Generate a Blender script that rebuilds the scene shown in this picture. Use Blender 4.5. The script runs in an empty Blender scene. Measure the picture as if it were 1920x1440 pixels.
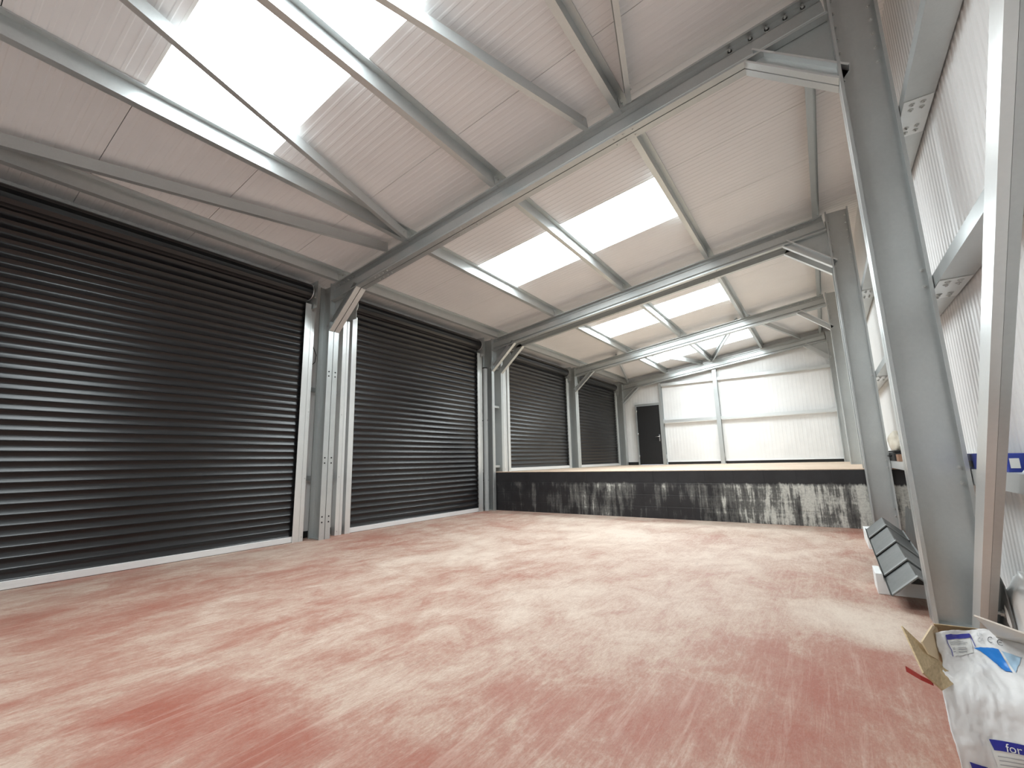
import bpy, math, random
from mathutils import Vector as V, Matrix, noise

# ------------------------------------------------------------------ camera, light, exposure
scn = bpy.context.scene
C = scn.collection
camd = bpy.data.cameras.new('camera'); cam = bpy.data.objects.new('camera', camd); C.objects.link(cam)
camd.sensor_fit = 'HORIZONTAL'; camd.sensor_width = 36.0; camd.lens = 832.78 / 1920 * 36.0
camd.clip_start = 0.05; camd.clip_end = 100
yaw, pitch, roll = math.radians(34.674), math.radians(9.931), math.radians(-1.372)
fw = V((-math.sin(yaw) * math.cos(pitch), math.cos(yaw) * math.cos(pitch), math.sin(pitch)))
rt = fw.cross(V((0, 0, 1))).normalized(); upv = rt.cross(fw)
r2 = rt * math.cos(roll) + upv * math.sin(roll); u2 = -rt * math.sin(roll) + upv * math.cos(roll)
mw = Matrix((r2, u2, -fw)).transposed().to_4x4(); mw.translation = V((6.265, -4.051, 1.0725))
cam.matrix_world = mw
scn.camera = cam
world = bpy.data.worlds.new('world'); scn.world = world; world.use_nodes = True
world.node_tree.nodes['Background'].inputs[0].default_value = (0.80, 0.90, 1.0, 1)
world.node_tree.nodes['Background'].inputs[1].default_value = 1.0
scn.view_settings.view_transform = 'Standard'; scn.view_settings.look = 'None'
scn.view_settings.gamma = 1.0; scn.view_settings.use_curve_mapping = False
scn.view_settings.exposure = 1.08
SKYLIGHT = 9.0            # radiance of the daylit translucent roof sheets

# ------------------------------------------------------------------ layout (metres)
W = 6.70                  # inner face of left columns x=0, of right columns x=W
FR = [0.0, 4.40, 8.61, 12.68]       # portal frames along y
PZ = 0.84                 # raised floor height
PY = 4.30                 # its front wall
SL = 0.13                 # roof slope
RB, RH = 3.70, 0.28       # rafter bottom (at x=0) and depth
PB, PH = 3.97, 0.18       # purlin bottom, depth
RZ = 4.15                 # roof sheet underside
YB, YF = 12.87, -4.75     # inner faces of far wall and of the wall behind
XL, XR = -0.42, 7.18
def rz(x, z0): return z0 + SL * x
R = random.Random(4)

# ------------------------------------------------------------------ materials
def mat(name, col, rough=.5, metal=0., spec=.5):
    m = bpy.data.materials.new(name); m.use_nodes = True
    b = m.node_tree.nodes['Principled BSDF']
    b.inputs['Base Color'].default_value = (*col, 1); b.inputs['Roughness'].default_value = rough
    b.inputs['Metallic'].default_value = metal; b.inputs['Specular IOR Level'].default_value = spec
    return m
class NT:
    def __init__(s, m): s.t = m.node_tree; s.b = s.t.nodes['Principled BSDF']
    def n(s, typ, **k):
        o = s.t.nodes.new(typ)
        for a, b in k.items(): setattr(o, a, b)
        return o
    def put(s, sock, v):
        if hasattr(v, 'is_linked') or hasattr(v, 'links'): s.t.links.new(v, sock)
        else: sock.default_value = v
    def math(s, op, a, b=0., clamp=False):
        o = s.n('ShaderNodeMath', operation=op, use_clamp=clamp); s.put(o.inputs[0], a); s.put(o.inputs[1], b); return o.outputs[0]
    def coord(s, scale=(1, 1, 1), rot=(0, 0, 0)):
        c = s.n('ShaderNodeTexCoord'); mp = s.n('ShaderNodeMapping')
        mp.inputs['Scale'].default_value = scale; mp.inputs['Rotation'].default_value = rot
        s.t.links.new(c.outputs['Object'], mp.inputs[0]); return mp.outputs[0]
    def noise(s, vec, scale, detail=4, rough=.55, dist=0.):
        o = s.n('ShaderNodeTexNoise'); s.t.links.new(vec, o.inputs['Vector'])
        o.inputs['Scale'].default_value = scale; o.inputs['Detail'].default_value = detail
        o.inputs['Roughness'].default_value = rough; o.inputs['Distortion'].default_value = dist
        return o.outputs['Fac']
    def ramp(s, f, stops, interp='LINEAR'):
        o = s.n('ShaderNodeValToRGB'); s.put(o.inputs[0], f); cr = o.color_ramp; cr.interpolation = interp
        while len(cr.elements) < len(stops): cr.elements.new(.5)
        for e, (p, c) in zip(cr.elements, stops):
            e.position = p; e.color = (*c, 1) if isinstance(c, tuple) else (c, c, c, 1)
        return o.outputs[0]
    def mix(s, f, a, b, mode='MIX'):
        o = s.n('ShaderNodeMixRGB', blend_type=mode); s.put(o.inputs[0], f)
        for i, v in ((1, a), (2, b)): s.put(o.inputs[i], (*v, 1) if isinstance(v, tuple) else v)
        return o.outputs[0]
    def bump(s, h, strength=.3, dist=.01):
        o = s.n('ShaderNodeBump'); o.inputs['Strength'].default_value = strength; o.inputs['Distance'].default_value = dist
        s.put(o.inputs['Height'], h); s.t.links.new(o.outputs[0], s.b.inputs['Normal'])
    def set(s, name, v): s.put(s.b.inputs[name], v)

def galv(name, lo, hi, r0, r1, sc=6):
    m = mat(name, hi, .4, .60); n = NT(m); v = n.coord()
    a = n.noise(v, sc, 5, .6); b = n.noise(v, 55, 2)
    f = n.math('ADD', n.math('MULTIPLY', a, .6), n.math('MULTIPLY', b, .4))
    n.set('Base Color', n.ramp(f, [(.25, lo), (.75, hi)]))
    n.set('Roughness', n.ramp(a, [(.3, r0), (.7, r1)]))
    n.bump(b, .015, .001)
    return m
GALV = galv('galvanised_steel', (.50, .525, .525), (.57, .595, .59), .30, .35)
GALV2 = galv('bright_galvanised', (.70, .72, .715), (.76, .775, .77), .29, .33)
BOLT = mat('bolt_zinc', (.62, .63, .62), .35, .9)
WHITE = mat('white_cladding', (.82, .81, .80), .38)
n = NT(WHITE); f = n.noise(n.coord((.5, .5, .5)), 3, 4); n.set('Base Color', n.ramp(f, [(.3, (.77, .765, .755)), (.7, (.84, .835, .825))]))
ROOFM = mat('white_roof_sheet', (.80, .785, .785), .42)
n = NT(ROOFM); f = n.noise(n.coord(), 1.1, 5); n.set('Base Color', n.ramp(f, [(.3, (.75, .735, .735)), (.7, (.81, .795, .795))]))
TRIMW = mat('white_flashing', (.82, .82, .81), .4)
BLACK = mat('black_shutter_paint', (.008, .008, .009), .28, 0, .52)
n = NT(BLACK); f = n.noise(n.coord((1, .35, 6)), 3, 4); n.set('Roughness', n.ramp(f, [(.3, .28), (.7, .31)]))
BLACKD = mat('black_door_paint', (.012, .012, .013), .5)
DARK = mat('black_plastic', (.012, .012, .012), .5)
ALU = mat('white_aluminium_bar', (.78, .79, .79), .35, .25)
CHROME = mat('satin_chrome', (.8, .8, .8), .25, 1.)
FLASH = galv('grey_coated_steel', (.085, .088, .085), (.135, .138, .135), .36, .5)
FLASH.node_tree.nodes['Principled BSDF'].inputs['Metallic'].default_value = .35
FOAM = mat('white_foam', (.86, .87, .86), .7)
CARD = mat('brown_card', (.50, .37, .21), .8)
n = NT(CARD); f = n.noise(n.coord((8, 8, 60)), 4, 3); n.set('Base Color', n.ramp(f, [(.3, (.40, .30, .17)), (.7, (.56, .42, .25))]))
CARDL = mat('pale_card', (.66, .52, .34), .8)
CARDW = mat('white_lined_card', (.70, .63, .55), .7)
REDT = mat('red_tape', (.27, .015, .012), .4)
BAG = mat('white_plastic_film', (.80, .79, .785), .28)
n = NT(BAG); f = n.noise(n.coord((1, 1, 1)), 9, 4); n.bump(f, .5, .012)
INKB = mat('blue_print', (.02, .022, .30), .35)
INKC = mat('bright_blue_print', (.015, .20, .62), .35)
INKL = mat('pale_blue_print', (.42, .60, .76), .35)
INKK = mat('black_print', (.03, .03, .035), .5)
INKG = mat('grey_print', (.42, .42, .43), .5)
LABEL = mat('white_label_print', (.83, .83, .80), .4)
CREAM = mat('cream_plastic', (.80, .74, .62), .45)
BLUE = mat('blue_carton', (.025, .05, .32), .5)
BROWN = mat('brown_carton', (.28, .16, .10), .7)
CLEAR = mat('frosted_plastic', (.78, .79, .78), .3)
PIPE = mat('grey_pipe_plastic', (.36, .38, .38), .42)
GLOWM = bpy.data.materials.new('daylit_rooflight'); GLOWM.use_nodes = True
nt = GLOWM.node_tree; nt.nodes.clear()
em = nt.nodes.new('ShaderNodeEmission'); em.inputs[0].default_value = (.915, 1.0, 1.03, 1); em.inputs[1].default_value = SKYLIGHT
nt.links.new(em.outputs[0], nt.nodes.new('ShaderNodeOutputMaterial').inputs[0])

def floor_mat(name, red, pink, cream, lift):
    m = mat(name, pink, .62, 0, .35); n = NT(m)
    v = n.coord(); vs = n.coord((1.7, 1.0, 1), (0, 0, math.radians(-12))); vf = n.coord((4.5, 1.2, 1), (0, 0, math.radians(8)))
    big = n.noise(v, .62, 3, .5, .5); mid = n.noise(vs, 2.1, 9, .74, .5); fine = n.noise(vf, 11, 8, .85)
    grit = n.noise(v, 90, 4, .8); crisp = n.noise(vf, 34, 6, .85)
    s = n.math('ADD', n.math('ADD', n.math('MULTIPLY', big, .42), n.math('MULTIPLY', mid, .54)), n.math('ADD', n.math('MULTIPLY', fine, .36), n.math('MULTIPLY', crisp, .22)))
    s = n.math('ADD', n.math('MULTIPLY', n.math('SUBTRACT', s, .77), 1.6), .67 + lift)
    # trodden dust, plus rooflight brightness painted in, before the raised floor; redder patches elsewhere
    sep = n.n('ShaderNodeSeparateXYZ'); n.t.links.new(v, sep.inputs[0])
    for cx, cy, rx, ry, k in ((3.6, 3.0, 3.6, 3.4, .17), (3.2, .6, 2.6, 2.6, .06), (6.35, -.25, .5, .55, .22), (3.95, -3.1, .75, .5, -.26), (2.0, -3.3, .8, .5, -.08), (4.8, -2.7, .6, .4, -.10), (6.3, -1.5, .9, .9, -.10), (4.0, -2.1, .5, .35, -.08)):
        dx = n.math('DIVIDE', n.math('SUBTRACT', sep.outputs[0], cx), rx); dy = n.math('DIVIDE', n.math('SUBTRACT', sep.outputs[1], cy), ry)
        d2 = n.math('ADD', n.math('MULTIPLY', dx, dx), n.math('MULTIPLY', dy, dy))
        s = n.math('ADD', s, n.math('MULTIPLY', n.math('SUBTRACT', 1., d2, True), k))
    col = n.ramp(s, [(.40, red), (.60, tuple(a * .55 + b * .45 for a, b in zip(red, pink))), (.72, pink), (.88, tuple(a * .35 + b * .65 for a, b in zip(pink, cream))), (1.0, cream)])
    col = n.mix(.45, col, n.ramp(grit, [(.3, .60), (.7, 1.0)]), 'MULTIPLY')
    # brush and trowel marks along the hall
    bn = n.noise(n.coord((17.0, .9, 1), (0, 0, math.radians(10))), 1.5, 6, .72, .6)
    bn2 = n.noise(n.coord((22.0, 1.4, 1), (0, 0, math.radians(-6))), 1.3, 6, .72, .5)
    patch = n.ramp(n.noise(v, .8, 2), [(.47, 0.), (.60, 1.)])
    marks = n.math('MULTIPLY', n.ramp(bn2, [(.58, 0.), (.70, 1.)]), patch)
    col = n.mix(n.math('MULTIPLY', marks, .40), col, (.20, .12, .095))
    col = n.mix(n.math('MULTIPLY', n.ramp(bn, [(.52, 0.), (.72, 1.)]), .30), col, cream)
    n.set('Base Color', col)
    n.set('Roughness', n.ramp(mid, [(.3, .50), (.7, .72)]))
    n.bump(n.math('ADD', fine, n.math('MULTIPLY', n.math('ADD', bn, bn2), .8)), .30, .008)
    return m
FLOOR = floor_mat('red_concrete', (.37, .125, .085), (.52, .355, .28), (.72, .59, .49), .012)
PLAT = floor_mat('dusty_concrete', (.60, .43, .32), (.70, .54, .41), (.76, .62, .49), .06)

def block_wall():
    m = mat('black_painted_blocks', (.016, .016, .018), .55); n = NT(m)
    v = n.coord(); sep = n.n('ShaderNodeSeparateXYZ'); n.t.links.new(v, sep.inputs[0]); x, z = sep.outputs[0], sep.outputs[2]
    xz = n.n('ShaderNodeCombineXYZ'); n.put(xz.inputs[0], x); n.put(xz.inputs[1], z)
    xz = xz.outputs[0]
    def sc(a, b):
        mp = n.n('ShaderNodeMapping'); mp.inputs['Scale'].default_value = (a, b, 1); n.t.links.new(xz, mp.inputs[0]); return mp.outputs[0]
    streak = n.noise(sc(7, .8), 1.2, 5, .62, .35); streak2 = n.noise(sc(26, 1.9), 1.0, 6, .7, .3); blot = n.noise(sc(1.3, 1), 2.6, 4, .55)
    fine = n.noise(sc(1, 1), 30, 5, .75); edge = n.noise(sc(1, .2), 9, 4, .7)
    # salts bleed through the paint: a few drips on the left, heavy on the right
    X = n.math('DIVIDE', x, 7.0)
    heavy = n.ramp(X, [(.0, .02), (.20, .06), (.27, .17), (.36, .24), (.43, .20), (.47, .04), (.60, .06), (.66, .22), (.72, .33), (.80, .44), (.90, .50), (.97, .44)])
    val = n.math('ADD', n.math('MULTIPLY', streak, 1.15), n.math('SUBTRACT', n.math('MULTIPLY', streak2, .75), .35))
    val = n.math('ADD', val, n.math('MULTIPLY', n.math('SUBTRACT', blot, .5), .75))
    zc = n.math('FRACT', n.math('DIVIDE', n.math('ADD', z, .06), .21)); joint = n.ramp(n.math('ABSOLUTE', n.math('SUBTRACT', zc, .5)), [(.38, 0.), (.5, 1.)])
    val = n.math('ADD', val, n.math('MULTIPLY', joint, .05))
    val = n.math('ADD', val, heavy)
    val = n.math('ADD', val, n.math('MULTIPLY', n.math('SUBTRACT', z, .35), .12))
    val = n.math('ADD', val, n.math('MULTIPLY', n.math('SUBTRACT', fine, .5), .16))
    zz = n.math('ADD', z, n.math('ADD', n.math('MULTIPLY', n.math('SUBTRACT', streak2, .5), .10), n.math('MULTIPLY', n.math('SUBTRACT', edge, .5), .14)))
    top = n.ramp(zz, [(.60, 1.), (.635, 0.)])
    bold = n.ramp(n.math('SUBTRACT', val, .3), [(.64, 0.), (.71, .6), (.82, 1.)]); wash = n.ramp(val, [(.70, 0.), (.95, .22)])
    w = n.math('MULTIPLY', n.math('MAXIMUM', bold, wash), top)
    w = n.math('MULTIPLY', w, n.ramp(fine, [(.25, .55), (.55, 1.)]))
    col = n.mix(w, n.ramp(blot, [(.3, (.012, .012, .014)), (.7, (.024, .024, .027))]), (.62, .62, .57))
    n.set('Base Color', col); n.set('Roughness', n.ramp(w, [(0., .5), (1., .85)]))
    bk = n.n('ShaderNodeTexBrick'); n.t.links.new(xz, bk.inputs['Vector']); bk.inputs['Scale'].default_value = 1.
    bk.inputs['Brick Width'].default_value = .45; bk.inputs['Row Height'].default_value = .21; bk.inputs['Mortar Size'].default_value = .008; bk.inputs['Mortar Smooth'].default_value = .6
    n.bump(n.math('ADD', n.math('MULTIPLY', bk.outputs['Fac'], -.9), n.math('MULTIPLY', fine, .15)), .5, .006)
    return m
BLOCKW = block_wall()

# ------------------------------------------------------------------ mesh helpers
class MB:
    def __init__(s): s.v = []; s.f = []
    def add(s, vs, fs):
        o = len(s.v); s.v += [tuple(p) for p in vs]; s.f += [tuple(i + o for i in f) for f in fs]; return s
    def box(s, x0, x1, y0, y1, z0, z1):
        return s.add([(x, y, z) for z in (z0, z1) for y in (y0, y1) for x in (x0, x1)],
                     [(0, 2, 3, 1), (4, 5, 7, 6), (0, 1, 5, 4), (2, 6, 7, 3), (0, 4, 6, 2), (1, 3, 7, 5)])
    def ext(s, prof, P, Q, ea, eb, P2=None):
        P, Q, ea, eb = V(P), V(Q), V(ea), V(eb); k = len(prof)
        vs = [P + ea * a + eb * b for a, b in prof] + [Q + ea * a + eb * b for a, b in prof]
        fs = [(i, (i + 1) % k, k + (i + 1) % k, k + i) for i in range(k)]
        return s.add(vs, fs + [tuple(range(k))[::-1], tuple(range(k, 2 * k))])
    def cyl(s, P, Q, r, n=20, r1=None):
        P, Q = V(P), V(Q); d = (Q - P).normalized(); a = d.orthogonal().normalized(); b = d.cross(a); r1 = r if r1 is None else r1
        c = [(math.cos(2 * math.pi * i / n), math.sin(2 * math.pi * i / n)) for i in range(n)]
        vs = [P + (a * x + b * y) * r for x, y in c] + [Q + (a * x + b * y) * r1 for x, y in c]
        return s.add(vs, [(i, (i + 1) % n, n + (i + 1) % n, n + i) for i in range(n)] + [tuple(range(n))[::-1], tuple(range(n, 2 * n))])
    def tube(s, pts, r, n=8):
        pts = [V(p) for p in pts]; rings = []
        for i, p in enumerate(pts):
            d = (pts[min(i + 1, len(pts) - 1)] - pts[max(i - 1, 0)]).normalized(); a = d.cross(V((.31, .95, .11))).normalized(); b = d.cross(a)
            rings.append([p + (a * math.cos(2 * math.pi * k / n) + b * math.sin(2 * math.pi * k / n)) * r for k in range(n)])
        vs = [q for g in rings for q in g]
        fs = [(i * n + k, i * n + (k + 1) % n, (i + 1) * n + (k + 1) % n, (i + 1) * n + k) for i in range(len(pts) - 1) for k in range(n)]
        return s.add(vs, fs + [tuple(range(n))[::-1], tuple(range((len(pts) - 1) * n, len(pts) * n))])
    def build(s, name, m, parent=None, smooth=False, bevel=0., solid=0.):
        me = bpy.data.meshes.new(name); me.from_pydata(s.v, [], s.f)
        me.materials.append(m)
        import bmesh
        bm = bmesh.new(); bm.from_mesh(me); bmesh.ops.recalc_face_normals(bm, faces=bm.faces); bm.to_mesh(me); bm.free()
        if smooth:
            for p in me.polygons: p.use_smooth = True
        o = bpy.data.objects.new(name, me); C.objects.link(o)
        if parent: o.parent = parent
        if solid:
            md = o.modifiers.new('solid', 'SOLIDIFY'); md.thickness = solid; md.offset = 0
        if bevel:
            md = o.modifiers.new('bevel', 'BEVEL'); md.width = bevel; md.segments = 2; md.limit_method = 'ANGLE'
        return o
def tag(o, label, cat, group=None):
    o['label'] = label; o['category'] = cat
    if group: o['group'] = group
    return o
def thing(name, label, cat, loc=(0, 0, 0), group=None):
    o = bpy.data.objects.new(name, None); C.objects.link(o); o.empty_display_size = .1; o.location = loc
    return tag(o, label, cat, group)
def struct(o): o['kind'] = 'structure'; return o
class Local:
    """collects world-space shapes and hangs them under a thing whose empty stands at its base"""
    def __init__(s, root): s.r = root
    def part(s, mb, name, m, **k):
        L = V(s.r.location); mb.v = [tuple(V(p) - L) for p in mb.v]
        return mb.build(name, m, s.r, **k)
    def sub(s, mb, name, m, parent, **k):
        L = V(s.r.location); mb.v = [tuple(V(p) - L) for p in mb.v]
        return mb.build(name, m, parent, **k)

def lipped(D, w, l=.018, t=.003, sig=0.):
    if not sig:
        return [(0, 0), (D, 0), (D, w), (D - l, w), (D - l, w - t), (D - t, w - t), (D - t, t), (t, t), (t, w - t), (l, w - t), (l, w), (0, w)]
    a, b, c, d = D * .22, D * .30, D * .70, D * .78; q = sig
    return [(0, 0), (a, 0), (b, q), (c, q), (d, 0), (D, 0), (D, w), (D - l, w), (D - l, w - t), (D - t, w - t), (D - t, t), (d, t), (c, q + t), (b, q + t), (a, t), (t, t), (t, w - t), (l, w - t), (l, w), (0, w)]
_bolt = {}
def bolt(root, p, axis, r=.009, h=.016, m=None, on=None):
    """one hexagonal bolt head with its shank end; copies share mesh data"""
    axis = V(axis).normalized(); key = (tuple(round(a, 3) for a in axis), r, h)
    loc = V(p) - V(root.location)
    if key not in _bolt:
        mb = MB(); mb.cyl((0, 0, 0), axis * .003, r * 1.7, 12); mb.cyl(axis * .003, axis * h * .75, r * 1.15, 6); mb.cyl(axis * h * .75, axis * h * 1.5, r * .6, 8)
        o = mb.build('bolt', m or BOLT, on or root); _bolt[key] = o; o.location = loc; return o
    o = _bolt[key].copy(); C.objects.link(o); o.parent = on or root; o.location = loc; return o

# ------------------------------------------------------------------ the shell
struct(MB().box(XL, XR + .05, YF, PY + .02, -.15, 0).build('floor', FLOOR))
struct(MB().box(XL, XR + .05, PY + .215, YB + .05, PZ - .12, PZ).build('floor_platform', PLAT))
struct(MB().box(XL, XR, PY, PY + .215, -.02, PZ).build('wall_platform', BLOCKW))
o = MB(); e = [(XL + i * (XR - XL) / 60, PY + .02 * noise.noise(V((i * .5, 0, 3)))) for i in range(61)]
struct(MB().box(XL, XR, PY - .004, PY + .25, PZ, PZ + .012).build('trim_1', PLAT))   # nosing of the raised slab

def ribbed(axis_pts, pitch, depth, lo, hi):
    """zig-zag section of micro-rib sheeting between lo and hi: list of (s, offset)"""
    out = []; s = lo
    while s < hi - 1e-6:
        for a, d in ((0, 0), (.55, 0), (.66, depth), (.89, depth)):
            if s + a * pitch < hi: out.append((s + a * pitch, d))
        s += pitch
    out.append((hi, 0)); return out
def sheet_wall(name, prof, to3, zlo, zhi, m, th):
    mb = MB(); k = len(prof); vs = []
    for (s, d) in prof:
        vs += [to3(s, d, zlo(s)), to3(s, d, zhi(s)), to3(s, -th, zlo(s)), to3(s, -th, zhi(s))]
    fs = []
    for i in range(k - 1):
        a, b = 4 * i, 4 * (i + 1)
        fs += [(a, b, b + 1, a + 1), (a + 2, a + 3, b + 3, b + 2), (a + 1, b + 1, b + 3, a + 3), (a, a + 2, b + 2, b)]
    fs += [(0, 1, 3, 2), (4 * k - 4, 4 * k - 2, 4 * k - 1, 4 * k - 3)]
    return struct(mb.add(vs, fs).build(name, m))
zt = lambda x: rz(x, RZ) + .02
sheet_wall('wall_right', ribbed(0, .075, .006, YF, YB), lambda s, d, z: (XR - d, s, z), lambda s: -.05, lambda s: zt(XR), WHITE, .06)
sheet_wall('wall_back', ribbed(0, .11, .004, XL, .47), lambda s, d, z: (s, YB - d * .5, z), lambda s: PZ + .10, lambda s: zt(s), WHITE, .06)
sheet_wall('wall_back.001', ribbed(0, .11, .004, .47, 1.36), lambda s, d, z: (s, YB - d * .5, z), lambda s: 3.08, lambda s: zt(s), WHITE, .06)
sheet_wall('wall_back.002', ribbed(0, .11, .004, 1.36, XR), lambda s, d, z: (s, YB - d * .5, z), lambda s: PZ + .10, lambda s: zt(s), WHITE, .06)
sheet_wall('wall_left', ribbed(0, .11, .004, YF, YB), lambda s, d, z: (XL + d, s, z), lambda s: .10, lambda s: zt(XL), WHITE, .06)
struct(MB().box(XL - .06, XR + .06, YF - .06, YF, 0, 5.3).build('wall_front', WHITE))
# dark plinth and white drip flashing along the foot of the far wall
struct(MB().box(1.47, XR, YB - .01, YB + .05, PZ, PZ + .11).build('baseboard_back', BLACKD))
struct(MB().box(XL, .42, YB - .01, YB + .05, PZ, PZ + .11).build('baseboard_back.001', BLACKD))
mb = MB(); mb.ext([(0, 0), (.035, -.012), (.037, -.004), (.004, .012), (.004, .06), (0, .06)], (1.47, YB - .006, PZ + .10), (XR, YB - .006, PZ + .10), (0, -1, 0), (0, 0, 1)); struct(mb.build('trim_2', TRIMW))
struct(MB().box(XL - .06, XL + .004, YF, YB, -.05, .10).build('baseboard_left', BLACKD))

# roof: micro-ribbed sheets 1 m wide with rooflights between the second and fourth purlins of every bay
LX0, LX1 = 1.745, 4.93
LY = [(-3.08, -1.97), (1.49, 2.69), (6.02, 7.28), (10.25, 11.45)]
def roof_sheet(mb, y0, y1, xa, xb):
    prof = []; s = y0 + .003
    while s < y1 - .02:
        for a, d in ((0., 0.), (.050, 0.), (.058, -.0030), (.078, -.0030)):
            if s + a < y1 - .003: prof.append((s + a, d))
        s += .086
    prof.append((y1 - .003, 0.))
    k = len(prof); vs = []
    for (yy, d) in prof:
        for xx in (xa, xb): vs += [(xx, yy, rz(xx, RZ) + d), (xx, yy, rz(xx, RZ) + .08)]
    fs = []
    for i in range(k - 1):
        a, b = 4 * i, 4 * i + 4
        fs += [(a, a + 2, b + 2, b), (a + 1, b + 1, b + 3, a + 3), (a, b, b + 1, a + 1), (a + 2, a + 3, b + 3, b + 2)]
    fs += [(0, 1, 3, 2), (4 * k - 4, 4 * k - 2, 4 * k - 1, 4 * k - 3)]
    mb.add(vs, fs)
mb = MB(); edges = [YF]
for a, b in LY: edges += [a, b]
edges.append(YB + .05)
for i in range(len(edges) - 1):
    a, b = edges[i], edges[i + 1]
    if i % 2 == 1:
        roof_sheet(mb, a, b, XL - .05, LX0); roof_sheet(mb, a, b, LX1, XR + .05)
    else:
        n_ = max(1, round((b - a) / 1.05)); st = (b - a) / n_
        for j in range(n_): roof_sheet(mb, a + j * st, a + (j + 1) * st, XL - .05, XR + .05)
mb.ext([(0, .02), (.02, .02), (.02, .07), (0, .07)], (XL - .05, YF, rz(XL, RZ)), (XL - .05, YF, rz(XL, RZ)), (1, 0, 0), (0, 0, 1))
ceil = struct(mb.build('ceiling', ROOFM))
mb = MB()   # outer skin: closes the hairline joints between the sheets
for i in range(len(edges) - 1):
    a, b = edges[i], edges[i + 1]
    for xa, xb in ([(XL - .05, LX0), (LX1, XR + .05)] if i % 2 else [(XL - .05, XR + .05)]):
        mb.add([(xa, a, rz(xa, RZ) + .081), (xb, a, rz(xb, RZ) + .081), (xb, b, rz(xb, RZ) + .081), (xa, b, rz(xa, RZ) + .081),
                (xa, a, rz(xa, RZ) + .10), (xb, a, rz(xb, RZ) + .10), (xb, b, rz(xb, RZ) + .10), (xa, b, rz(xa, RZ) + .10)],
               [(0, 1, 2, 3), (4, 7, 6, 5), (0, 4, 5, 1), (1, 5, 6, 2), (2, 6, 7, 3), (3, 7, 4, 0)])
struct(mb.build('ceiling.001', ROOFM))
for i, (a, b) in enumerate(LY):
    mb = MB(); k = 14; vs = []
    for j in range(k + 1):
        yy = a + (b - a) * j / k; d = .006 * (j % 2)
        for xx in (LX0 - .01, LX1 + .01): vs += [(xx, yy, rz(xx, RZ) + .035 + d), (xx, yy, rz(xx, RZ) + .05 + d)]
    fs = []
    for j in range(k):
        p, q = 4 * j, 4 * j + 4
        fs += [(p, p + 2, q + 2, q), (p + 1, q + 1, q + 3, p + 3)]
    w_ = struct(mb.add(vs, fs).build('window_%d' % (i + 1), GLOWM))
    fr = MB()
    for yy, s in ((a, 1), (b, -1)):
        fr.add([(xx, yy + s * t_, rz(xx, RZ) + dz) for xx in (LX0, LX1) for t_ in (-.012, .012) for dz in (-.002, .07)],
               [(0, 1, 3, 2), (4, 6, 7, 5), (0, 4, 5, 1), (2, 3, 7, 6), (0, 2, 6, 4), (1, 5, 7, 3)])
    fr.build('window_frame', TRIMW, w_)

# ------------------------------------------------------------------ steel frames
FL = [[(0.0, -1), (0.0, 1)], [(4.27, -1), (4.53, 1)], [(8.61, -1), (8.61, 1)], [(12.68, -1), (12.68, 1)]]
FWID = .085
left_lab = ['galvanised double channel column between the widest nearest shutter and the next shutter',
            'galvanised column beside the left end of the black block wall, with a gap between its two flanges',
            'galvanised column between the two shutters on the raised floor',
            'galvanised corner column beside the black door in the far left corner']
right_lab = ['large galvanised steel column in the right foreground, foot of the diagonal wall brace',
             'galvanised column at the right end of the stained black block wall',
             'galvanised column on the raised floor, second from the far right corner',
             'galvanised corner column in the far right corner against the white end wall']
zbase = lambda i, s: 0.0 if (i == 0 or (i == 1 and s < 0)) else PZ
for side in (0, 1):
    for i, fr_ in enumerate(FL):
        x0, dx = (0., -1) if side == 0 else (W, 1)
        zt_ = rz(0, RB + RH) + .02 if side == 0 else rz(W + .25, RB + RH) - .01
        t = thing('steel_column', (left_lab, right_lab)[side][i], 'column', (x0, FR[i], min(zbase(i, -1), zbase(i, 1))), 'portal frame columns')
        L = Local(t)
        for yy, s in fr_:
            mb = MB(); mb.ext(lipped(.295, FWID, .02, .004), (x0, yy + s * .005, zbase(i, s)), (x0, yy + s * .005, zt_), (dx, 0, 0), (0, s, 0))
            L.part(mb, 'channel', GALV)
            mb = MB(); mb.box(min(x0 + dx * .02, x0 + dx * .28), max(x0 + dx * .02, x0 + dx * .28), min(yy + s * .005, yy + s * .075), max(yy + s * .005, yy + s * .075), zbase(i, s), zbase(i, s) + .012)
            L.part(mb, 'base_plate', GALV)
        y_ = fr_[0][0]; s = -1
        if i == 1:
            for zz in (.95, 2.35, 3.3):
                mb = MB(); mb.box(min(x0 + dx * .06, x0 + dx * .26), max(x0 + dx * .06, x0 + dx * .26), 4.275, 4.525, zz, zz + .05); L.part(mb, 'spacer', GALV)
        if side == 0 and i < 2:
            for zz in (.25, .33, 1.12, 1.20, 2.47, 2.54):      # bolt heads on the inner flanges
                if i == 0:
                    for yy in (-.055, .055): bolt(t, (x0, yy, zz), (1, 0, 0), .007, .007, DARK)
        if side == 1:
            zs = [zt_ - .10 - .125 * k for k in range(7 if i < 2 else 5)]
            for k, zz in enumerate(zs):
                bolt(t, (x0 + .035, y_ - .007, zz - .05), (0, -1, 0)); bolt(t, (x0 + .25, y_ - .007, zz), (0, -1, 0))
            for zz in (2.2, 2.32, .87, .97) + ((.20, .30) if i == 1 else ()):
                bolt(t, (x0 + .265, y_ - .007, zz), (0, -1, 0))
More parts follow.
